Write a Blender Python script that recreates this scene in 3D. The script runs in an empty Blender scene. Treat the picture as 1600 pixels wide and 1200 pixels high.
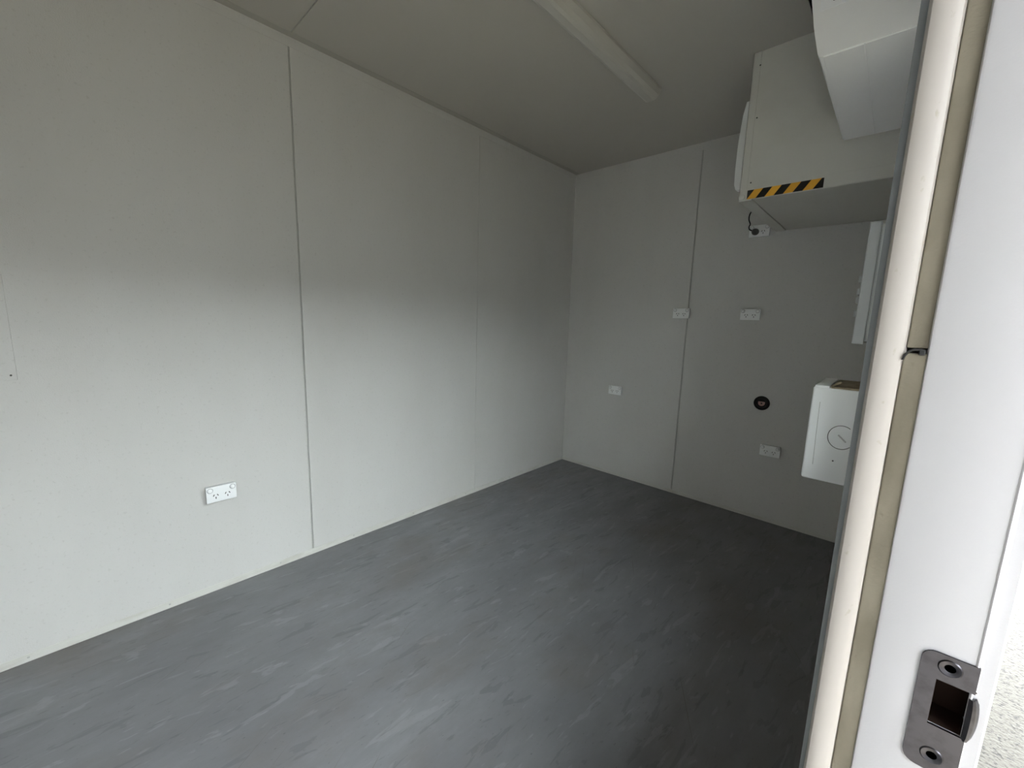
import bpy, bmesh, math, random
from mathutils import Vector, Matrix
random.seed(4)
sc = bpy.context.scene
C = sc.collection

# ------------------------------------------------------------------ camera
CAM = Vector((2.2025, -3.1129, 1.305))
YAW, PITCH, ROLL, FPX = 0.7474, -0.1556, 0.0295, 642.15
fw = Vector((-math.sin(YAW)*math.cos(PITCH), math.cos(YAW)*math.cos(PITCH), math.sin(PITCH)))
rt = Vector((math.cos(YAW), math.sin(YAW), 0)); up = rt.cross(fw)
c_, s_ = math.cos(ROLL), math.sin(ROLL)
r2 = c_*rt + s_*up; u2 = -s_*rt + c_*up
cam_data = bpy.data.cameras.new('camera'); cam = bpy.data.objects.new('camera', cam_data); C.objects.link(cam)
cam_data.sensor_width = 36; cam_data.lens = FPX/1600*36; cam_data.clip_start = 0.02
cam.matrix_world = Matrix(((r2.x, u2.x, -fw.x, CAM.x), (r2.y, u2.y, -fw.y, CAM.y), (r2.z, u2.z, -fw.z, CAM.z), (0, 0, 0, 1)))
sc.camera = cam

# ------------------------------------------------------------------ daylight: overcast sky
world = bpy.data.worlds.new('overcast_sky'); sc.world = world; world.use_nodes = True
bg = world.node_tree.nodes['Background']
bg.inputs[0].default_value = (0.895, 0.95, 1.0, 1); bg.inputs[1].default_value = 25.0
sc.view_settings.view_transform = 'Standard'; sc.view_settings.look = 'None'
sc.view_settings.gamma = 1; sc.view_settings.use_curve_mapping = False
sc.view_settings.exposure = 0.0
sc.cycles.diffuse_bounces = 10; sc.cycles.max_bounces = 14
sc.cycles.use_denoising = True

# ------------------------------------------------------------------ helpers
def mat(name, col, rough=.5, metal=0., var=None, bump=None, spec=.5):
    """var = [(scale xyz, lo, hi, colour)] noise-mixed tints; bump = (scale, strength, distance)"""
    m = bpy.data.materials.new(name); m.use_nodes = True
    nt = m.node_tree; b = nt.nodes['Principled BSDF']
    b.inputs['Base Color'].default_value = (*col, 1); b.inputs['Roughness'].default_value = rough
    b.inputs['Metallic'].default_value = metal; b.inputs['Specular IOR Level'].default_value = spec
    geo = nt.nodes.new('ShaderNodeNewGeometry')
    prev = None
    for k, (sxyz, lo, hi, tint) in enumerate(var or []):
        mp = nt.nodes.new('ShaderNodeMapping'); mp.inputs['Scale'].default_value = sxyz
        mp.inputs['Location'].default_value = (3.1*k, 1.7*k, 0)
        nt.links.new(geo.outputs['Position'], mp.inputs[0])
        n = nt.nodes.new('ShaderNodeTexNoise'); n.inputs['Scale'].default_value = 1; n.inputs['Detail'].default_value = 5
        nt.links.new(mp.outputs[0], n.inputs[0])
        r = nt.nodes.new('ShaderNodeMapRange'); r.inputs[1].default_value = lo; r.inputs[2].default_value = hi
        nt.links.new(n.outputs[0], r.inputs[0])
        mx = nt.nodes.new('ShaderNodeMix'); mx.data_type = 'RGBA'
        nt.links.new(r.outputs[0], mx.inputs[0])
        if prev: nt.links.new(prev, mx.inputs[6])
        else: mx.inputs[6].default_value = (*col, 1)
        mx.inputs[7].default_value = (*tint, 1)
        prev = mx.outputs[2]
    if prev: nt.links.new(prev, b.inputs['Base Color'])
    if bump:
        n = nt.nodes.new('ShaderNodeTexNoise'); n.inputs['Scale'].default_value = bump[0]; n.inputs['Detail'].default_value = 3
        nt.links.new(geo.outputs['Position'], n.inputs[0])
        bp = nt.nodes.new('ShaderNodeBump'); bp.inputs['Strength'].default_value = bump[1]; bp.inputs['Distance'].default_value = bump[2]
        nt.links.new(n.outputs[0], bp.inputs['Height']); nt.links.new(bp.outputs[0], b.inputs['Normal'])
    return m

def box(bm, x0, x1, y0, y1, z0, z1, bev=0., seg=1):
    r = bmesh.ops.create_cube(bm, size=1)
    vs = r['verts']
    for v in vs:
        v.co = Vector(((x0+x1)/2 + v.co.x*(x1-x0), (y0+y1)/2 + v.co.y*(y1-y0), (z0+z1)/2 + v.co.z*(z1-z0)))
    if bev > 0:
        es = list({e for v in vs for e in v.link_edges})
        bmesh.ops.bevel(bm, geom=es, offset=bev, segments=seg, affect='EDGES', profile=.5)
    return bm

def prism(bm, pts, axis, a0, a1):
    """pts are 2-D points; axis is the extrusion axis ('x': pts=(y,z), 'y': pts=(x,z), 'z': pts=(x,y)); a1 may be a list of pts for a taper"""
    def co(p, a):
        return {'x': (a, p[0], p[1]), 'y': (p[0], a, p[1]), 'z': (p[0], p[1], a)}[axis]
    lo = [bm.verts.new(co(p, a0)) for p in pts]; hi = [bm.verts.new(co(p, a1)) for p in pts]
    n = len(pts); fs = [bm.faces.new(lo), bm.faces.new(hi[::-1])]
    for i in range(n): fs.append(bm.faces.new((lo[i], hi[i], hi[(i+1) % n], lo[(i+1) % n])))
    bmesh.ops.recalc_face_normals(bm, faces=fs)
    return bm

def loft(bm, lo, hi):
    a = [bm.verts.new(p) for p in lo]; b = [bm.verts.new(p) for p in hi]; n = len(lo)
    fs = [bm.faces.new(a), bm.faces.new(b[::-1])]
    for i in range(n): fs.append(bm.faces.new((a[i], b[i], b[(i+1) % n], a[(i+1) % n])))
    bmesh.ops.recalc_face_normals(bm, faces=fs); return bm

def lathe(bm, prof, axis, centre, seg=24):
    """prof = [(r, h)] turned about axis through centre"""
    ax = {'x': (Vector((0, 1, 0)), Vector((0, 0, 1)), Vector((1, 0, 0))), 'y': (Vector((1, 0, 0)), Vector((0, 0, 1)), Vector((0, 1, 0))),
          'z': (Vector((1, 0, 0)), Vector((0, 1, 0)), Vector((0, 0, 1)))}[axis]
    c = Vector(centre); rings = []; fs = []
    for r, h in prof:
        rings.append([bm.verts.new(c + ax[2]*h + (ax[0]*math.cos(t) + ax[1]*math.sin(t))*r) for t in [2*math.pi*i/seg for i in range(seg)]])
    for a, b in zip(rings, rings[1:]):
        for i in range(seg): fs.append(bm.faces.new((a[i], b[i], b[(i+1) % seg], a[(i+1) % seg])))
    fs.append(bm.faces.new(rings[0])); fs.append(bm.faces.new(rings[-1][::-1]))
    bmesh.ops.recalc_face_normals(bm, faces=fs); return bm

def tube(bm, pts, r, seg=8):
    pts = [Vector(p) for p in pts]; rings = []; fs = []
    for i, p in enumerate(pts):
        t = (pts[min(i+1, len(pts)-1)] - pts[max(i-1, 0)]).normalized()
        a = t.orthogonal().normalized() if i == 0 else (rings_a - t*rings_a.dot(t)).normalized()
        rings_a = a; b = t.cross(a)
        rings.append([bm.verts.new(p + (a*math.cos(2*math.pi*k/seg) + b*math.sin(2*math.pi*k/seg))*r) for k in range(seg)])
    for a, b in zip(rings, rings[1:]):
        for i in range(seg): fs.append(bm.faces.new((a[i], b[i], b[(i+1) % seg], a[(i+1) % seg])))
    fs.append(bm.faces.new(rings[0])); fs.append(bm.faces.new(rings[-1][::-1]))
    bmesh.ops.recalc_face_normals(bm, faces=fs); return bm

def spline(ctrl, n=6):
    P = [Vector(c) for c in ctrl]; P = [P[0]*2-P[1]] + P + [P[-1]*2-P[-2]]; out = []
    for i in range(1, len(P)-2):
        for k in range(n):
            t = k/n; a, b, c, d = P[i-1:i+3]
            out.append(.5*((2*b) + (c-a)*t + (2*a-5*b+4*c-d)*t*t + (3*b-a-3*c+d)*t**3))
    out.append(P[-2]); return out

def BM(): return bmesh.new()
ORIG = {}
def obj(name, bm, m, parent=None, smooth=False):
    """bm in world coordinates; linked as one mesh object, child of parent when given"""
    if parent is None:
        xs = [v.co for v in bm.verts]
        o0 = Vector(((min(v.x for v in xs)+max(v.x for v in xs))/2, (min(v.y for v in xs)+max(v.y for v in xs))/2, min(v.z for v in xs)))
    else: o0 = ORIG[parent.name]
    for v in bm.verts: v.co -= o0
    me = bpy.data.meshes.new(name); bm.to_mesh(me); bm.free(); me.materials.append(m)
    if smooth:
        for p in me.polygons: p.use_smooth = True
        try: me.set_sharp_from_angle(angle=math.radians(35))
        except Exception: pass
    o = bpy.data.objects.new(name, me); C.objects.link(o)
    if parent: o.parent = parent
    else: o.location = o0
    ORIG[o.name] = o0.copy()
    return o
def tag(o, label, cat, group=None):
    o['label'] = label; o['category'] = cat
    if group: o['group'] = group
    return o
def struct(o, label=None):
    o['kind'] = 'structure'
    if label: o['label'] = label
    return o
def empty(name, loc):
    o = bpy.data.objects.new(name, None); o.empty_display_size = .05; C.objects.link(o); o.location = loc
    ORIG[o.name] = Vector(loc); return o

# ------------------------------------------------------------------ materials
M = {}
WALL = (.60, .592, .565)
M['wall'] = mat('painted_wall_panel', WALL, .55, var=[((3, 3, 1.2), .45, .8, (.57, .56, .53)), ((90, 90, 90), .6, .75, (.53, .52, .49))], bump=(260, .35, .0015))
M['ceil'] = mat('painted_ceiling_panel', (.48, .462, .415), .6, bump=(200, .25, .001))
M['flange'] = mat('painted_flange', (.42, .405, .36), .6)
M['backing'] = mat('joint_backing', (.45, .45, .42), .7)
M['trim'] = mat('painted_trim', (.60, .595, .55), .5, var=[((8, 8, 30), .5, .75, (.52, .505, .45))])
M['frame'] = mat('powder_coat_white', (.60, .59, .605), .42, bump=(900, .15, .0005))
M['white'] = mat('white_plastic', (.89, .905, .895), .35)
M['switch_shade'] = mat('switch_shade_grey', (.42, .43, .43), .5)  # grey stands in for the shading round each switch
M['unit'] = mat('white_unit_plastic', (.93, .93, .94), .4)
M['switchb'] = mat('pale_grey_plastic', (.60, .62, .62), .45)
M['housing'] = mat('housing_painted_steel', (.62, .61, .56), .5, var=[((4, 4, 6), .5, .8, (.57, .56, .50))])
M['black'] = mat('black_plastic', (.006, .006, .006), .4, spec=.15)
M['dark'] = mat('dark_slot', (.02, .02, .02), .6)
M['grey_dark'] = mat('grey_rubber', (.06, .062, .058), .5)
M['diffuser'] = mat('frosted_diffuser', (.53, .515, .47), .35)
M['steel'] = mat('stainless_steel', (.085, .082, .09), .36, 1.0, var=[((140, 140, 160), .45, .7, (.065, .062, .068))])
M['pocket'] = mat('dark_latch_pocket', (.03, .018, .014), .9, spec=.1)
M['brass'] = mat('dull_brass', (.35, .22, .2), .4, .3)
M['cream'] = mat('cream_seal', (.46, .425, .39), .5, var=[((20, 20, 7), .5, .75, (.41, .375, .335)), ((200, 200, 120), .66, .72, (.4, .36, .3))])
M['foam'] = mat('aged_foam', (.225, .20, .15), .85, var=[((60, 60, 22), .4, .65, (.17, .15, .108)), ((220, 220, 60), .66, .74, (.15, .125, .09))], bump=(500, .22, .001))
M['inner'] = mat('shaded_liner_edge', (.24, .255, .26), .5)  # darkened to carry the shadow on the liner edge
M['card'] = mat('brown_card', (.33, .27, .18), .8, var=[((40, 40, 40), .45, .65, (.2, .16, .1))])
M['sticker'] = mat('sticker_paper', (.93, .94, .97), .5)
M['ink'] = mat('sticker_ink', (.16, .17, .18), .5)
M['clad'] = mat('exterior_cladding', (.55, .54, .50), .6)
M['ground'] = mat('pebbled_concrete', (.044, .040, .031), .9, var=[((40, 40, 40), .45, .7, (.035, .031, .023)), ((75, 75, 75), .56, .62, (.012, .010, .007))], bump=(90, .8, .01))
M['yard'] = mat('warm_bounce_ground', (.115, .095, .062), .9, bump=(60, .6, .01))  # unseen yard, coloured to bounce warm light onto the upper walls
M['bounce_deck'] = mat('pale_bounce_decking', (.42, .38, .31), .8, var=[((60, 4, 4), .4, .65, (.34, .30, .24))])  # unseen boards, made pale to bounce light up through the doorway
M['side_blocker'] = mat('side_blocker_grey', (.22, .22, .225), .7)  # grey of the unseen block that shades the jamb
M['blocker_grey'] = mat('light_blocker_grey', (.12, .12, .115), .7)  # dark grey of the unseen light blockers, low in bounce
M['door'] = mat('door_skin', (.72, .72, .70), .45)

g = bpy.data.materials.new('window_glass'); g.use_nodes = True; M['glass'] = g
nt = g.node_tree; nt.nodes.remove(nt.nodes['Principled BSDF'])
tr = nt.nodes.new('ShaderNodeBsdfTransparent'); tr.inputs[0].default_value = (.95, .97, .96, 1); gl = nt.nodes.new('ShaderNodeBsdfGlossy'); gl.inputs['Roughness'].default_value = .02
mx = nt.nodes.new('ShaderNodeMixShader'); mx.inputs[0].default_value = .06
nt.links.new(tr.outputs[0], mx.inputs[1]); nt.links.new(gl.outputs[0], mx.inputs[2]); nt.links.new(mx.outputs[0], nt.nodes['Material Output'].inputs[0])

def floor_mat():
    m = bpy.data.materials.new('grey_marbled_vinyl'); m.use_nodes = True
    nt = m.node_tree; L = nt.links; b = nt.nodes['Principled BSDF']; geo = nt.nodes.new('ShaderNodeNewGeometry')
    b.inputs['Roughness'].default_value = .5; b.inputs['Specular IOR Level'].default_value = .35
    rm = nt.nodes.new('ShaderNodeMapping'); rm.inputs['Rotation'].default_value = (0, 0, math.radians(4)); L.new(geo.outputs['Position'], rm.inputs[0])
    rx = nt.nodes.new('ShaderNodeMapping'); rx.inputs['Rotation'].default_value = (0, 0, math.radians(60)); L.new(geo.outputs['Position'], rx.inputs[0])
    def noise(scale, detail=5, rough=.55, cross=False, loc=(0, 0, 0), dist=0):
        mp = nt.nodes.new('ShaderNodeMapping'); mp.inputs['Scale'].default_value = scale; mp.inputs['Location'].default_value = loc
        L.new((rx if cross else rm).outputs[0], mp.inputs[0])
        n = nt.nodes.new('ShaderNodeTexNoise'); n.inputs['Scale'].default_value = 1; n.inputs['Detail'].default_value = detail; n.inputs['Roughness'].default_value = rough
        n.inputs['Distortion'].default_value = dist
        L.new(mp.outputs[0], n.inputs[0]); return n.outputs[0]
    def rng(s, lo, hi, a=0, bb=1):
        r = nt.nodes.new('ShaderNodeMapRange'); r.inputs[1].default_value = lo; r.inputs[2].default_value = hi; r.inputs[3].default_value = a; r.inputs[4].default_value = bb
        L.new(s, r.inputs[0]); return r.outputs[0]
    def mix(f, a, col):
        x = nt.nodes.new('ShaderNodeMix'); x.data_type = 'RGBA'; L.new(f, x.inputs[0])
        if isinstance(a, tuple): x.inputs[6].default_value = (*a, 1)
        else: L.new(a, x.inputs[6])
        x.inputs[7].default_value = (*col, 1); return x.outputs[2]
    c = mix(rng(noise((4, 1.6, 1), 9, .68), .33, .68), (.145, .146, .150), (.208, .211, .219))
    c = mix(rng(noise((30, 7, 1), 6, .62, loc=(4, 1, 0)), .38, .62, 0, .55), c, (.165, .167, .174))
    c = mix(rng(noise((24, 5.0, 1), 4, .55, loc=(5, 2, 0), dist=.8), .605, .635, 0, .5), c, (.115, .117, .124))
    c = mix(rng(noise((20, 4.4, 1), 4, .55, loc=(9, 7, 0), dist=.8), .61, .645, 0, .45), c, (.245, .248, .256))
    c = mix(rng(noise((55, 11, 1), 4, .5, loc=(2, 3, 0)), .63, .70, 0, .45), c, (.10, .10, .103))
    c = mix(rng(noise((60, 12, 1), 4, .5, loc=(12, 5, 0)), .65, .72, 0, .4), c, (.27, .272, .28))
    c = mix(rng(noise((2.0, 1.3, 1), 6, .65, loc=(1, 4, 0)), .50, .70, 0, .55), c, (.140, .124, .107))
    c = mix(rng(noise((150, 60, 1), 3, .5, loc=(2, 2, 0)), .68, .73, 0, .5), c, (.07, .068, .065))
    c = mix(rng(noise((1.6, 150, 1), 3, .5, True, (6, 1, 0), .3), .715, .73, 0, .5), c, (.10, .08, .065))
    L.new(c, b.inputs['Base Color'])
    L.new(rng(noise((9, 3, 1), 4), .3, .7, .42, .6), b.inputs['Roughness'])
    bp = nt.nodes.new('ShaderNodeBump'); bp.inputs['Strength'].default_value = .12; bp.inputs['Distance'].default_value = .002
    L.new(noise((60, 18, 1), 4), bp.inputs['Height']); L.new(bp.outputs[0], b.inputs['Normal'])
    return m
M['floor'] = floor_mat()

def tape_mat(x0, w, z0, h):
    m = bpy.data.materials.new('hazard_tape'); m.use_nodes = True
    nt = m.node_tree; L = nt.links; b = nt.nodes['Principled BSDF']; geo = nt.nodes.new('ShaderNodeNewGeometry')
    sp = nt.nodes.new('ShaderNodeSeparateXYZ'); L.new(geo.outputs['Position'], sp.inputs[0])
    def mth(op, a, v):
        n = nt.nodes.new('ShaderNodeMath'); n.operation = op; L.new(a, n.inputs[0])
        if isinstance(v, (int, float)): n.inputs[1].default_value = v
        else: L.new(v, n.inputs[1])
        return n.outputs[0]
    u = mth('DIVIDE', mth('SUBTRACT', sp.outputs[0], x0), w); v = mth('MULTIPLY', mth('DIVIDE', mth('SUBTRACT', sp.outputs[2], z0), h), .097)
    t = mth('LESS_THAN', mth('FRACT', mth('ADD', mth('MULTIPLY', mth('SUBTRACT', u, v), 4), 8), 0), .5)
    x = nt.nodes.new('ShaderNodeMix'); x.data_type = 'RGBA'; L.new(t, x.inputs[0])
    x.inputs[6].default_value = (.006, .006, .006, 1); x.inputs[7].default_value = (.86, .44, .04, 1)
    L.new(x.outputs[2], b.inputs['Base Color']); b.inputs['Roughness'].default_value = .4
    return m

# ------------------------------------------------------------------ room shell
H, W, YN = 2.55, 2.19, -4.2
DOOR_ANG = -88
PD = 3.85
SEAM = [-1.1224, -2.306, -3.49]
root = struct(obj('floor', box(BM(), -.06, 2.262, YN-.06, .06, -.14, 0), M['floor']), 'grey marbled vinyl floor with scuffs')

# left wall: backing sheet + panels with recessed joints
wl = struct(obj('wall_left', box(BM(), -.07, -.008, YN-.06, .06, 0, H+.07), M['backing']), 'long white panelled wall opposite the doorway')
edges = [0] + SEAM + [YN]; gaps = [0, .0006, .004, .003, 0]
for i in range(4):
    y1, y0 = edges[i] - gaps[i], edges[i+1] + gaps[i+1]
    obj('panel', box(BM(), -.008, 0, y0, y1, 0, H, .0012), M['wall'], wl)
# end wall
wb = struct(obj('wall_back', box(BM(), 0, 2.262, .008, .07, 0, H+.07), M['backing']), 'white panelled end wall with power outlets')
for x0, x1 in ((0, 1.0553-.0045), (1.0553+.0045, W)):
    obj('panel', box(BM(), x0, x1, 0, .008, 0, H, .0012), M['wall'], wb)
# near wall, behind the camera
wf = struct(obj('wall_front', box(BM(), 0, 2.262, YN-.07, YN, 0, H+.07), M['wall']), 'white end wall behind the doorway')
# door wall around the opening
YJ = CAM.y + .33                    # face of the far jamb
YO, ZO = YJ + .028, 2.10            # opening in the wall
YQ = YJ - .84                       # face of the near jamb
WY0, WY1, WZ0, WZ1 = -2.70, -1.58, .85, 2.02
bm = BM(); box(bm, W, 2.262, YO, WY0, 0, H+.07); box(bm, W, 2.262, WY1, 0, 0, H+.07); box(bm, W, 2.262, WY0, WY1, 0, WZ0); box(bm, W, 2.262, WY0, WY1, WZ1, H+.07); box(bm, W, 2.262, YN, YQ-.028, 0, H+.07); box(bm, W, 2.262, YQ-.028, YO, ZO+.03, H+.07)
wr = struct(obj('wall_right', bm, M['wall']), 'white wall that holds the doorway')
# sliding window in the door wall, hidden behind the jamb
wn = empty('window_1', (2.226, (WY0+WY1)/2, WZ0)); struct(wn, 'sliding window in the door wall')
b = BM(); f = .035
box(b, 2.195, 2.257, WY0, WY0+f, WZ0, WZ1, .001); box(b, 2.195, 2.257, WY1-f, WY1, WZ0, WZ1, .001)
box(b, 2.195, 2.257, WY0+f, WY1-f, WZ0, WZ0+f, .001); box(b, 2.195, 2.257, WY0+f, WY1-f, WZ1-f, WZ1, .001); obj('window_frame', b, M['frame'], wn)
ym = (WY0+WY1)/2
b = BM(); box(b, 2.205, 2.247, ym-.018, ym+.018, WZ0+f, WZ1-f, .001); obj('mullion', b, M['frame'], wn)
for y0, y1, x in ((WY0+f, ym-.018, 2.220), (ym+.018, WY1-f, 2.232)):
    b = BM(); box(b, x, x+.004, y0, y1, WZ0+f, WZ1-f); obj('pane', b, M['glass'], wn)
# ceiling: backing + panels
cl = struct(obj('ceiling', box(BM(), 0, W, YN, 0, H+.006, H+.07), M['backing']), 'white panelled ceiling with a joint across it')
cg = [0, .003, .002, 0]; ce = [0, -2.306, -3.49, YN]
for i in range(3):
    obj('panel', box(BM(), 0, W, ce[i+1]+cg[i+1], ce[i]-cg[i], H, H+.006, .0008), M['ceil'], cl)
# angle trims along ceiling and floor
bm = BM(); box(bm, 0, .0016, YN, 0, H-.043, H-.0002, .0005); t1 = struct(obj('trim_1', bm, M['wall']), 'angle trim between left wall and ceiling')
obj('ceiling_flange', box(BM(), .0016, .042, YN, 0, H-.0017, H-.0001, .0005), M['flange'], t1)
bm = BM(); box(bm, 0, W, -.0016, 0, H-.05, H-.0002, .0005); struct(obj('trim_2', bm, M['wall']), 'angle trim between end wall and ceiling')
struct(obj('baseboard_left', box(BM(), 0, .003, YN, 0, 0, .031, .001), M['trim']), 'low painted trim strip along the long wall')
struct(obj('baseboard_back', box(BM(), .003, W, -.003, 0, 0, .026, .001), M['trim']), 'low painted trim strip along the end wall')
for i in range(7):   # fixing screws of the long trim
    bm = BM(); lathe(bm, [(.004, 0), (.003, .0012)], 'x', (.003, -3.3+.42*i+random.uniform(-.05, .05), .018), 10)
    obj('screw', bm, M['backing'], bpy.data.objects['baseboard_left'])

# ------------------------------------------------------------------ doorway
X = CAM.x
door = empty('door_1', (X+.03, YJ, 0)); struct(door, 'white metal door frame with strike plate')
PX0, PX1, PZ0, PZ1 = X+.0343, X+.0572, 1.0440, 1.1205      # strike plate and its slot
HX0, HX1, HZ0, HZ1 = X+.0418, X+.0562, 1.0742, 1.1040
def arc(x0, x1, y, bulge, n=8):
    return [(x0+(x1-x0)*i/n, y - bulge*math.sin(math.pi*i/n)**.6) for i in range(n+1)]
def jamb(sy, yf):       # sy=+1: far jamb facing the camera
    Y = lambda d: yf + sy*d
    ZT = ZO
    pts = [(X+.0150, Y(.0)), (X+.0138, Y(.0006)), (X+.0132, Y(.002)), (X+.0132, Y(.028)), (X+.0595, Y(.028)), (X+.0595, Y(.003)), (X+.0565, Y(0)), (X+.0555, Y(0))]
    if sy > 0:      # latch slot cut through to the outer edge
        b = BM(); prism(b, pts, 'z', 0, HZ0); prism(b, pts, 'z', HZ1, ZT)
        prism(b, pts[:4] + [(HX0, Y(.028)), (HX0, Y(0))], 'z', HZ0, HZ1)
        obj('jamb_face', b, M['frame'], door, True)
    else: obj('jamb_face', prism(BM(), pts, 'z', 0, ZT), M['frame'], door, True)
    # rolled outer edge of the frame
    pts = [(X+.0553, Y(-.0002)), (X+.0560, Y(-.0008)), (X+.0567, Y(-.0004)), (X+.0570, Y(.0018)), (X+.0632, Y(.0017)), (X+.0642, Y(.0030)), (X+.0646, Y(.0045)), (X+.0646, Y(.028)), (X+.0595, Y(.028)), (X+.0560, Y(.001))]
    obj('outer_edge', prism(BM(), pts, 'z', 0, ZT), M['frame'], door)
    # rounded inner stop
    n = 10; pr = [(X-.0106+.0152*i/n, Y(.0035 - .0045*math.sin(math.pi*i/n)**.3 + .0012*i/n)) for i in range(n+1)]
    pts = pr + [(X+.0046, Y(.028)), (X-.0106, Y(.028))]
    obj('door_stop', prism(BM(), pts, 'z', 0, ZT), M['cream'], door, True)
    # wall liner edge, slightly out of plumb, its shadow put into the grey
    loft(b := BM(), [(X-.0113, Y(.014), 0), (X-.0104, Y(.014), 0), (X-.0104, Y(.028), 0), (X-.0113, Y(.028), 0)],
         [(X-.0158, Y(.014), ZT), (X-.0104, Y(.014), ZT), (X-.0104, Y(.028), ZT), (X-.0158, Y(.028), ZT)])
    obj('liner_edge', b, M['inner'], door)
    # aged foam in the rebate, in two lengths with a torn joint
    zb = 1.2925
    b = BM(); box(b, X+.0037, X+.0138, min(Y(.0015), Y(.026)), max(Y(.0015), Y(.026)), 0, zb, .0008, 2)
    obj('foam_strip', b, M['foam'], door)
    b = BM(); box(b, X+.0044, X+.0138, min(Y(.003), Y(.026)), max(Y(.003), Y(.026)), zb+.003, ZT, .0006, 2)
    obj('foam_strip', b, M['foam'], door)
    return zb
zb = jamb(1, YJ); jamb(-1, YQ)
# torn end of the foam: a curled dark lip and crumb
b = BM(); tube(b, spline([(X+.0034, YJ+.0006, zb-.004), (X+.0043, YJ+.0004, zb-.0012), (X+.0064, YJ+.0004, zb+.0016), (X+.0090, YJ+.0006, zb+.0022), (X+.0124, YJ+.0008, zb+.0018)], 4), .0006, 6)
obj('tear', b, M['dark'], door, True)
b = BM(); box(b, X+.0098, X+.0126, YJ+.0003, YJ+.003, zb-.001, zb+.0022, .0006, 2); obj('tear', b, M['dark'], door)
# head and threshold
b = BM(); box(b, X+.0132, X+.0656, YQ-.028, YO, ZO, ZO+.03, .001); obj('head_face', b, M['frame'], door)
b = BM(); box(b, X-.0125, X+.0132, YQ-.028, YO, ZO, ZO+.03, .002); obj('head_stop', b, M['cream'], door)
b = BM(); box(b, X-.0125, X+.09, YQ-.028, YO, -.02, .006, .002); obj('threshold', b, M['steel'], door)

# strike plate
yp = YJ - .0012
def rr(x0, x1, z0, z1, r, n=5, left_only=True):
    p = []
    p += [(x1, z1)]
    p += [(x0+r+r*math.cos(math.radians(a)), z1-r+r*math.sin(math.radians(a))) for a in [90+90*i/n for i in range(n+1)]]
    p += [(x0+r+r*math.cos(math.radians(a)), z0+r+r*math.sin(math.radians(a))) for a in [180+90*i/n for i in range(n+1)]]
    p += [(x1, z0)]
    return p
out = rr(PX0, PX1, PZ0, PZ1, .006)
b = BM()
# plate body as a C around the open latch slot
Cp = out[:] + [(PX1, HZ0), (HX1, HZ0), (HX0, HZ0), (HX0, HZ1), (HX1, HZ1), (PX1, HZ1)]
prism(b, Cp, 'y', YJ-.0013, YJ+.0003)
plate = obj('strike_plate', b, M['steel'], door); plate['label'] = 'worn steel strike plate'
for z in (1.1134, 1.0548):
    b = BM(); lathe(b, [(.0052, 0), (.0046, -.0006), (.0026, -.0002), (.0018, .0005)], 'y', (X+.0462, YJ-.0013, z), 20)
    s = obj('screw', b, M['steel'], plate, True)
# latch pocket (dark recess liner) and curled lip
b = BM(); box(b, HX0-.001, X+.0585, YJ+.020, YJ+.022, HZ0-.001, HZ1+.001); box(b, HX0-.0004, HX0+.0004, YJ+.001, YJ+.02, HZ0, HZ1)
box(b, HX0, X+.058, YJ+.001, YJ+.02, HZ0-.0004, HZ0+.0004); box(b, HX0, X+.058, YJ+.001, YJ+.02, HZ1-.0004, HZ1+.0004); obj('latch_pocket', b, M['pocket'], plate)
lipc = [(X+.0558, YJ-.0011), (X+.0568, YJ-.0022), (X+.0578, YJ-.0016), (X+.0586, YJ+.0006), (X+.0592, YJ+.004)]
b = BM(); zs = [HZ0-.0008 + (HZ1-.003-HZ0)*i/10 for i in range(11)]
ring = []
for k, z in enumerate(zs):
    t = math.sin(math.pi*k/10)**.5
    row = [(x0 + .0022*t*(j/4), y - .0006*t, z) for j, (x0, y) in enumerate(lipc)]
    ring.append([b.verts.new(p) for p in row] + [b.verts.new((p[0]-.0004, p[1]+.0007, p[2])) for p in row[::-1]])
fs = []
for a, c in zip(ring, ring[1:]):
    for i in range(len(a)): fs.append(b.faces.new((a[i], c[i], c[(i+1) % len(a)], a[(i+1) % len(a)])))
fs += [b.faces.new(ring[0]), b.faces.new(ring[-1][::-1])]
bmesh.ops.recalc_face_normals(b, faces=fs)
obj('lip', b, M['steel'], plate, True)

# ------------------------------------------------------------------ fluorescent batten on the ceiling
LX, LY0, LY1 = 1.06, -2.13, -.832
lt = empty('batten_light', (LX, (LY0+LY1)/2, H))
b = BM(); box(b, LX-.05, LX+.05, LY0+.004, LY1-.004, H-.012, H, .001); obj('base', b, M['trim'], lt)
prof = [(-.053, 0), (-.053, -.012), (-.046, -.030), (-.034, -.043), (-.020, -.049), (.012, -.049), (.026, -.044), (.040, -.032), (.053, -.012), (.053, 0)]
b = BM(); prism(b, [(LX+x, H-.002+z) for x, z in prof], 'y', LY0+.012, LY1-.012); obj('diffuser', b, M['diffuser'], lt)
for y0, y1 in ((LY0, LY0+.014), (LY1-.014, LY1)):
    b = BM(); prism(b, [(LX+x*1.02, H-.001+z*1.02) for x, z in prof], 'y', y0, y1); obj('end_cap', b, M['diffuser'], lt)
tag(lt, 'long unlit fluorescent batten with frosted cover on the ceiling', 'ceiling light')

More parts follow.
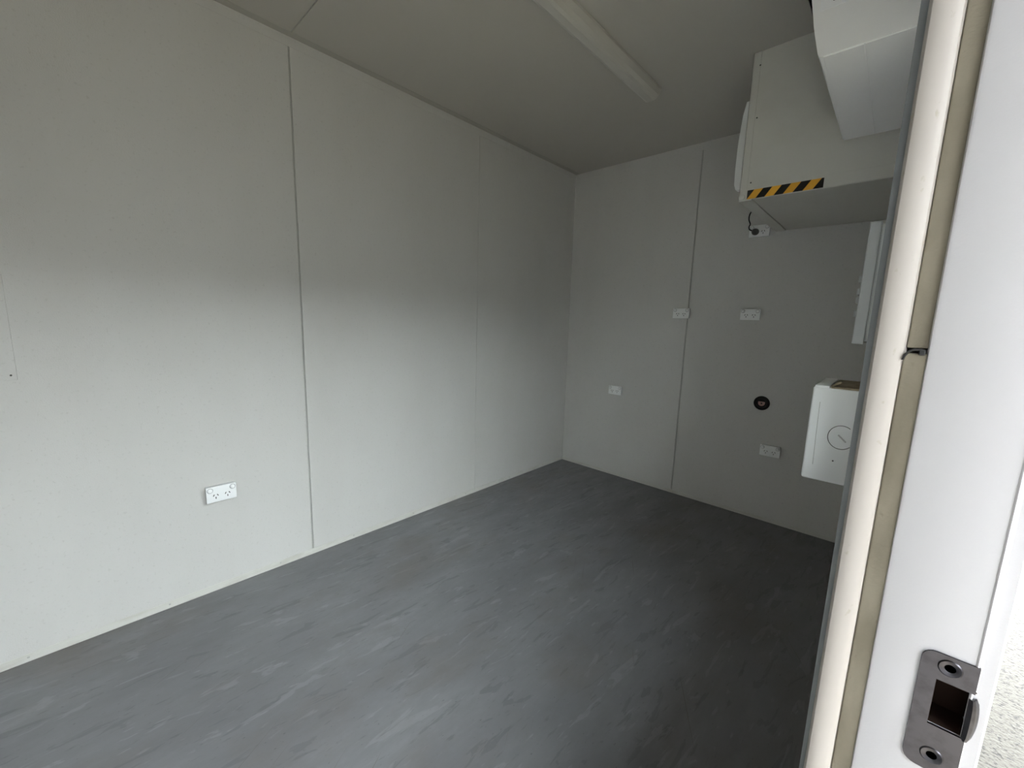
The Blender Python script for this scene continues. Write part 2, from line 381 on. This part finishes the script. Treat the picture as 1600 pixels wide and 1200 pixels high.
# ------------------------------------------------------------------ boxed housing in the corner above the outlets
AX0, AY0, AZ0 = 1.553, -.833, 1.905
ac = empty('corner_housing', ((AX0+W)/2, AY0/2, AZ0))
b = BM(); box(b, AX0+.004, W, AY0+.003, 0, AZ0+.003, H, .001); obj('body', b, M['housing'], ac)
b = BM(); box(b, AX0+.03, W, AY0+.0015, AY0+.004, AZ0+.05, H-.03, .0006); obj('front_panel', b, M['housing'], ac)
b = BM(); box(b, AX0, AX0+.032, AY0, AY0+.0035, AZ0, H-.001, .0008); box(b, AX0, AX0+.0035, AY0, AY0+.03, AZ0, H-.001, .0008); obj('corner_angle', b, M['housing'], ac)
b = BM(); box(b, AX0+.032, W, AY0, AY0+.0035, AZ0, AZ0+.052, .0008); obj('bottom_angle', b, M['housing'], ac)
b = BM(); box(b, AX0, AX0+.055, AY0+.0035, -.0005, AZ0-.004, AZ0+.004, .001); obj('underside_rail', b, M['housing'], ac)
b = BM(); box(b, AX0+.061, W, AY0+.006, -.003, AZ0-.001, AZ0+.004, .001); obj('underside_panel', b, M['housing'], ac)
b = BM(); lathe(b, [(.014, 0), (.0135, -.004), (.009, -.006)], 'y', (AX0+.012, AY0+.0005, AZ0+.013), 20); obj('cap', b, M['housing'], ac, True)
for x, z in ((AX0+.045, AZ0+.075), (AX0+.04, 2.265), (AX0+.03, 2.49)):
    b = BM(); lathe(b, [(.0035, 0), (.0025, -.0012)], 'y', (x, AY0, z), 10); obj('rivet', b, M['grey_dark'], ac)
TX0, TX1, TZ0, TZ1 = 1.588, 1.884, 1.9065, 1.9465
b = BM(); box(b, TX0, TX1, AY0-.0006, AY0+.0004, TZ0, TZ1)
t = obj('warning_tape', b, tape_mat(TX0, TX1-TX0, TZ0, TZ1-TZ0), ac); t['label'] = 'yellow and black striped tape'
# bulging fascia on the side that faces the room
pts = [(AX0+.004, 2.394), (1.517, 2.388), (1.506, 2.330), (1.500, 2.250), (1.4965, 2.180), (1.496, 2.080), (1.4985, 2.010), (1.506, 1.986), (1.517, 1.977), (AX0+.004, 1.972)]
b = BM(); prism(b, pts, 'y', -.75, -.09); bmesh.ops.bevel(b, geom=[e for e in b.edges if abs(e.verts[0].co.y-e.verts[1].co.y) < 1e-6], offset=.006, segments=2, affect='EDGES')
obj('fascia', b, M['white'], ac, True)
for k in range(6):
    b = BM(); box(b, 1.4945, 1.4985, -.70, -.14, 2.03+.02*k, 2.036+.02*k); obj('grille_slot', b, M['dark'], ac)
tag(ac, 'boxed white housing with hazard tape in the corner above the outlets', 'air conditioner')

# ------------------------------------------------------------------ white unit high on the door wall
UY0, UY1 = -1.563, -.850
un = empty('wall_unit', (2.07, (UY0+UY1)/2, 2.0764))
prof = [(W, 2.0764), (1.9354, 2.0764), (1.9295, 2.086), (1.9122, 2.1575), (1.8979, 2.2386), (1.8919, 2.3125), (1.8955, 2.3721), (1.9134, 2.4031), (W, 2.4079)]
b = BM(); prism(b, prof, 'y', UY0+.012, UY1-.012); obj('body', b, M['unit'], un, True)
for y0, y1 in ((UY0, UY0+.0125), (UY1-.0125, UY1)):
    b = BM(); prism(b, prof, 'y', y0, y1)
    bmesh.ops.bevel(b, geom=[e for e in b.edges if abs(e.verts[0].co.y-e.verts[1].co.y) < 1e-6 and e.verts[0].co.y == (y0 if y0 == UY0 else y1)], offset=.002, segments=2, affect='EDGES')
    obj('end_cap', b, M['unit'], un, True)
# dark air inlet behind the front lip, and underside flap
pts = [(1.9169, 2.1694), (1.8973, 2.2231), (1.8812, 2.2648), (1.8764, 2.3244), (1.8824, 2.3781), (1.9193, 2.3781)]
b = BM(); prism(b, pts, 'y', UY0+.010, UY1-.02); obj('front_screen', b, M['black'], un, True)
b = BM(); box(b, 1.9432, 2.0332, UY0+.003, UY1-.006, 2.0739, 2.0774, .001); obj('underside_flap', b, M['unit'], un)
b = BM(); box(b, 2.0362, 2.185, UY0+.003, UY1-.006, 2.0744, 2.0774, .001); obj('underside_flap', b, M['unit'], un)
b = BM(); box(b, 1.9211, 2.0624, UY0-.0008, UY0+.0005, 2.1974, 2.3602); st = obj('sticker', b, M['sticker'], un); st['label'] = 'paper sticker on its end'
b = BM(); box(b, 1.9503, 1.9754, UY0-.0012, UY0-.0004, 2.2129, 2.2529); obj('print', b, M['ink'], st)
tag(un, 'white wall unit with a stickered bright end, high beside the doorway', 'wall unit')

# ------------------------------------------------------------------ switchboard on the door wall
SY0, SY1 = -1.2129, -.93
sb = empty('switchboard', (2.14, (SY0+SY1)/2, 1.2556))
b = BM(); box(b, 2.115, W, SY0+.004, SY1, 1.262, 1.664, .006, 2); obj('base', b, M['switchb'], sb)
b = BM(); box(b, 2.084, 2.116, SY0, SY1+.004, 1.2556, 1.670, .003, 2); obj('cover', b, M['switchb'], sb)
for z, dx in ((1.481, .010), (1.438, .009), (1.409, .009), (1.361, .009)):
    b = BM(); box(b, 2.084-dx, 2.086, SY0+.02, SY0+.20, z-.011, z+.011, .003, 2); obj('breaker', b, M['switchb'], sb)
tag(sb, 'slim pale switchboard seen edge-on, with a row of breakers', 'switchboard')

# ------------------------------------------------------------------ dispenser on the door wall
DY0, DY1 = -1.4129, -1.13
dp = empty('towel_dispenser', (2.10, (DY0+DY1)/2, .792))
DX0, DZ0, DZ1 = 2.0145, .792, 1.1185
b = BM(); box(b, DX0, W, DY0, DY1, DZ0, DZ1-.006, .007, 3); obj('cover', b, M['white'], dp, True)
b = BM(); box(b, 2.062, W-.004, DY0+.003, DY1-.02, DZ1-.008, DZ1-.001, .001); obj('top_tray', b, M['card'], dp)
b = BM(); box(b, DX0+.004, 2.058, DY0+.002, DY1-.004, DZ1-.012, DZ1, .004, 2); obj('front_lip', b, M['white'], dp, True)
b = BM(); prism(b, [(2.060, DZ1-.002), (2.072, DZ1+.010), (2.085, DZ1+.016), (2.088, DZ1+.013), (2.074, DZ1+.004), (2.066, DZ1-.002)], 'y', DY0+.012, DY0+.03); obj('torn_edge', b, M['card'], dp)
# round lock moulding: thin ring broken on the far side, and slot
cx, cz, rad = 2.1075, .953, .037
b = BM(); tube(b, [(cx+rad*math.cos(a)*.95, DY0-.0001, cz+rad*1.06*math.sin(a)) for a in [math.radians(55+262*i/40) for i in range(41)]], .0011, 6); obj('lock_ring', b, M['grey_dark'], dp)
b = BM(); box(b, -.0025, .0025, -.001, .001, -.0155, .0155, .001)
bmesh.ops.rotate(b, verts=b.verts, matrix=Matrix.Rotation(math.radians(-47), 3, 'Y'))
bmesh.ops.translate(b, verts=b.verts, vec=(2.110, DY0, .950)); obj('lock_slot', b, M['backing'], dp)
b = BM(); tube(b, [(2.0385, DY0+.0002, 1.062), (2.0405, DY0, .955), (2.0432, DY0+.0002, .845)], .0008, 6); obj('groove', b, M['backing'], dp)
b = BM(); box(b, 2.1385, 2.1420, DY0-.0004, DY0+.001, .815, .868, .0008); obj('groove', b, M['backing'], dp)
b = BM(); lathe(b, [(.0026, 0), (.002, -.0008)], 'y', (2.0955, DY0, .8705), 10); obj('screw', b, M['dark'], dp)
tag(dp, 'white box dispenser with round lock moulding low beside the doorway', 'dispenser')

# ------------------------------------------------------------------ double power outlets
SW, SH, SD = .116, .072, .034
def socket_parts():
    """built facing local -Y, centre of the back at the origin; returns [(name, mesh)]"""
    P = []
    def add(n, b, m, smooth=False):
        me = bpy.data.meshes.new(n); b.to_mesh(me); b.free(); me.materials.append(m)
        if smooth:
            for p in me.polygons: p.use_smooth = True
            me.set_sharp_from_angle(angle=math.radians(35))
        P.append((n, me))
    add('housing', box(BM(), -SW/2+.0035, SW/2-.0035, -SD+.008, 0, -SH/2+.0035, SH/2-.0035, .002, 2), M['switchb'])
    add('faceplate', box(BM(), -SW/2, SW/2, -SD, -SD+.009, -SH/2, SH/2, .002, 2), M['white'], True)
    for sx in (-1, 1):
        add('switch_shade_ring', lathe(BM(), [(.0118, .0005), (.0118, -.0003), (.0112, -.0006)], 'y', (sx*.043, -SD, .0215), 20), M['switch_shade'], True)  # flat grey disc painted as shade behind the rocker
        add('switch', lathe(BM(), [(.0098, .0005), (.0094, -.0022), (.0074, -.0046), (.0045, -.0054)], 'y', (sx*.043, -SD, .0215), 20), M['white'], True)
        for dx, dz, an in ((-.0075, .0, 30), (.0075, .0, -30), (0, -.0125, 0)):
            b = box(BM(), -.0016, .0016, -.0006, .0006, -.0045, .0045)
            bmesh.ops.rotate(b, verts=b.verts, matrix=Matrix.Rotation(math.radians(an), 3, 'Y'))
            bmesh.ops.translate(b, verts=b.verts, vec=(sx*.0225, 0, 0)); bmesh.ops.translate(b, verts=b.verts, vec=(dx, -SD, dz-.003))
            add('pin_slot', b, M['dark'])
    return P
SP = socket_parts()
def socket(loc, rz, label):
    e = empty('power_outlet', loc); e.rotation_euler = (0, 0, rz)
    for n, me in SP:
        o = bpy.data.objects.new(n, me); C.objects.link(o); o.parent = e
    return tag(e, label, 'power outlet', 'double power outlets')
socket((0, -2.704, .482), math.pi/2, 'white double power outlet alone low on the long left wall')
socket((1.016, 0, 1.386), 0, 'white double power outlet touching the end wall\'s vertical joint')
socket((1.470, 0, 1.383), 0, 'white double power outlet at chest height straight above the black round fitting')
socket((.524, 0, .744), 0, 'white double power outlet nearest the room corner on the end wall')
socket((1.680, 0, .497), 0, 'white double power outlet below the black round fitting')
socket((1.467, 0, 1.912), 0, 'white double power outlet under the corner housing with black plug in it')

# plug and lead of the housing
pg = empty('plug', (1.446, -SD, 1.905))
b = BM(); lathe(b, [(.020, -.0002), (.021, -.006), (.0195, -.020), (.014, -.030), (.008, -.033)], 'y', (1.447, -SD, 1.906), 24); obj('plug_body', b, M['grey_dark'], pg, True)
b = BM(); tube(b, spline([(1.432, -SD-.016, 1.912), (1.415, -SD-.020, 1.922), (1.408, -.046, 1.940), (1.413, -.045, 1.958), (1.404, -.05, 1.985), (1.407, -.055, 2.015), (1.425, -.06, 2.040), (1.47, -.07, 2.055), (1.556, -.075, 2.06)], 8), .0036, 8); obj('lead', b, M['black'], pg, True)
tag(pg, 'black round plug with short curling lead under the corner housing', 'plug')

# black round fitting
rf = empty('round_fitting', (1.593, -.001, .803))
cx, cz = 1.594, .803
b = BM(); lathe(b, [(.0475, 0), (.0475, -.005), (.045, -.008), (.030, -.009), (.028, -.006)], 'y', (cx, 0, cz), 36); obj('flange', b, M['black'], rf, True)
b = BM(); pts = [(cx-.019, cz+.010), (cx+.019, cz+.010), (cx+.019, cz-.002)] + [(cx+.019*math.cos(a), cz-.002+.016*math.sin(a)) for a in [math.radians(-18*i) for i in range(1, 10)]] + [(cx-.019, cz-.002)]
prism(b, pts, 'y', -.0125, -.004); ins = obj('insert', b, M['brass'], rf)
b = BM(); lathe(b, [(.006, 0), (.006, -.001)], 'y', (cx+.001, -.0125, cz-.001), 14); obj('keyhole', b, M['dark'], ins)
b = BM(); tube(b, [(cx+.029*math.cos(a), -.009, cz-.004+.026*math.sin(a)) for a in [math.radians(195+150*i/16) for i in range(17)]], .0012, 6); obj('rim', b, M['steel'], rf)
tag(rf, 'black round wall fitting with small brownish insert on end wall', 'wall fitting')

# faint cover plate at the left edge of the long wall
cp = empty('cover_plate', (.001, -3.43, 1.049))
b = BM(); box(b, 0, .0025, -3.62, -3.248, 1.049, 1.405, .0008); obj('plate', b, M['wall'], cp)
for y, z in ((-3.262, 1.066), (-3.262, 1.39), (-3.605, 1.066)):
    b = BM(); lathe(b, [(.003, 0), (.002, .001)], 'x', (.0025, y, z), 10); obj('screw', b, M['grey_dark'], cp)
tag(cp, 'flush white cover plate at the left edge of the long wall', 'cover plate')

# ------------------------------------------------------------------ outdoors
struct(obj('ground', box(BM(), -14, 22, -22, 18, -.6, -.36), M['yard']), 'unseen yard, browned to bounce warm light indoors')
struct(obj('pavement', box(BM(), 2.262, 3.4, -2.7, 9, -.5, -.33), M['ground']), 'cream pebbled path along the cabin')
# unseen block added across the yard to hide the low sky
NX, NH = 7.4, 3.0
nb = empty('low_sky_blocker', (NX+1.5, -2, -.35))
b = BM(); box(b, NX, NX+3, -14, 11, -.35, NH); obj('wall', b, M['blocker_grey'], nb)
b = BM(); box(b, NX-.25, NX+3.2, -14.2, 11.2, NH, NH+.14, .02); obj('roof', b, M['blocker_grey'], nb)
for k in range(8):
    y = -12.6+3*k
    b = BM(); box(b, NX-.04, NX+.02, y, y+1.3, .7, 1.8, .01); w = obj('window', b, M['frame'], nb)
    b = BM(); box(b, NX-.045, NX-.03, y+.06, y+1.24, .76, 1.74); obj('pane', b, M['black'], w)
tag(nb, 'unseen long grey block added across the yard to hide the low sky', 'light blocker')
# unseen overhangs added to cut the high sky and shade the doorway
EX, EZ = 2.80, 2.32
ev = empty('sky_band_eave', (2.5, -2, EZ))  # unseen overhang added to cap the band of sky light
b = BM(); loft(b, [(2.263, -4.4, EZ+.06), (EX, -4.4, EZ), (EX, -4.4, EZ+.03), (2.263, -4.4, EZ+.1)], [(2.263, .2, EZ+.06), (EX, .2, EZ), (EX, .2, EZ+.03), (2.263, .2, EZ+.1)]); obj('sheet', b, M['blocker_grey'], ev)
b = BM(); box(b, EX, EX+.02, -4.4, .2, EZ-.03, EZ+.06, .002); obj('gutter', b, M['blocker_grey'], ev)
tag(ev, 'unseen grey overhang added along the cabin to cut the high sky', 'roof')
pr = empty('jamb_shade_porch', (3.5, -3.9, 2.45))  # unseen porch added to keep sky light off the jamb
b = BM(); loft(b, [(2.263, -5.2, 2.50), (PD, -5.2, 2.40), (PD, -5.2, 2.43), (2.263, -5.2, 2.54)], [(2.263, -2.75, 2.50), (PD, -2.75, 2.40), (PD, -2.75, 2.43), (2.263, -2.75, 2.54)]); obj('sheet', b, M['blocker_grey'], pr)
for y in (-5.1, -2.85):
    b = BM(); box(b, PD-.09, PD-.03, y-.03, y+.03, -.35, 2.41, .003); obj('post', b, M['blocker_grey'], pr)
for k in range(10):  # pale boards added out of view to bounce light upwards
    x0 = 2.30+.134*k
    b = BM(); box(b, x0, x0+.128, -5.2, -2.72, -.06, -.03, .002); obj('bounce_board', b, M['bounce_deck'], pr)
tag(pr, 'unseen grey porch cover on posts, added to shade the door jamb', 'roof')
ad = empty('porch_side_blocker', (3.3, -6.5, -.35))  # unseen block added to keep side light off the jamb
b = BM(); box(b, 2.4, 4.2, -8, -5.25, -.35, 2.6); obj('wall', b, M['side_blocker'], ad)
b = BM(); box(b, 2.3, 4.3, -8.2, -5.22, 2.6, 2.72, .01); obj('roof', b, M['blocker_grey'], ad)
tag(ad, 'unseen grey block added beside the porch to shade the door jamb', 'light blocker')
# the door itself, swung open outwards
dl = empty('door_leaf', (2.32, YQ, 0))
b = BM(); box(b, 0, .82, -.04, 0, .01, 2.07, .003); me_d = b
ang = math.radians(DOOR_ANG)
for v in b.verts: v.co = Matrix.Rotation(ang, 3, 'Z') @ v.co + Vector((2.32, YQ, 0))
obj('leaf', b, M['door'], dl)
for z in (.25, 1.0, 1.85):
    b = BM(); lathe(b, [(.008, -.05), (.008, .05)], 'z', (2.30, YQ+.002, z), 12); obj('hinge', b, M['steel'], dl)
b = BM(); tube(b, [Vector((2.32, YQ, 1.05))+Matrix.Rotation(ang, 3, 'Z')@Vector(p) for p in ((.76, -.04, 0), (.76, -.09, 0), (.65, -.09, 0))], .009); obj('handle', b, M['steel'], dl, True)
tag(dl, 'pale door leaf swung open outside the doorway', 'door')
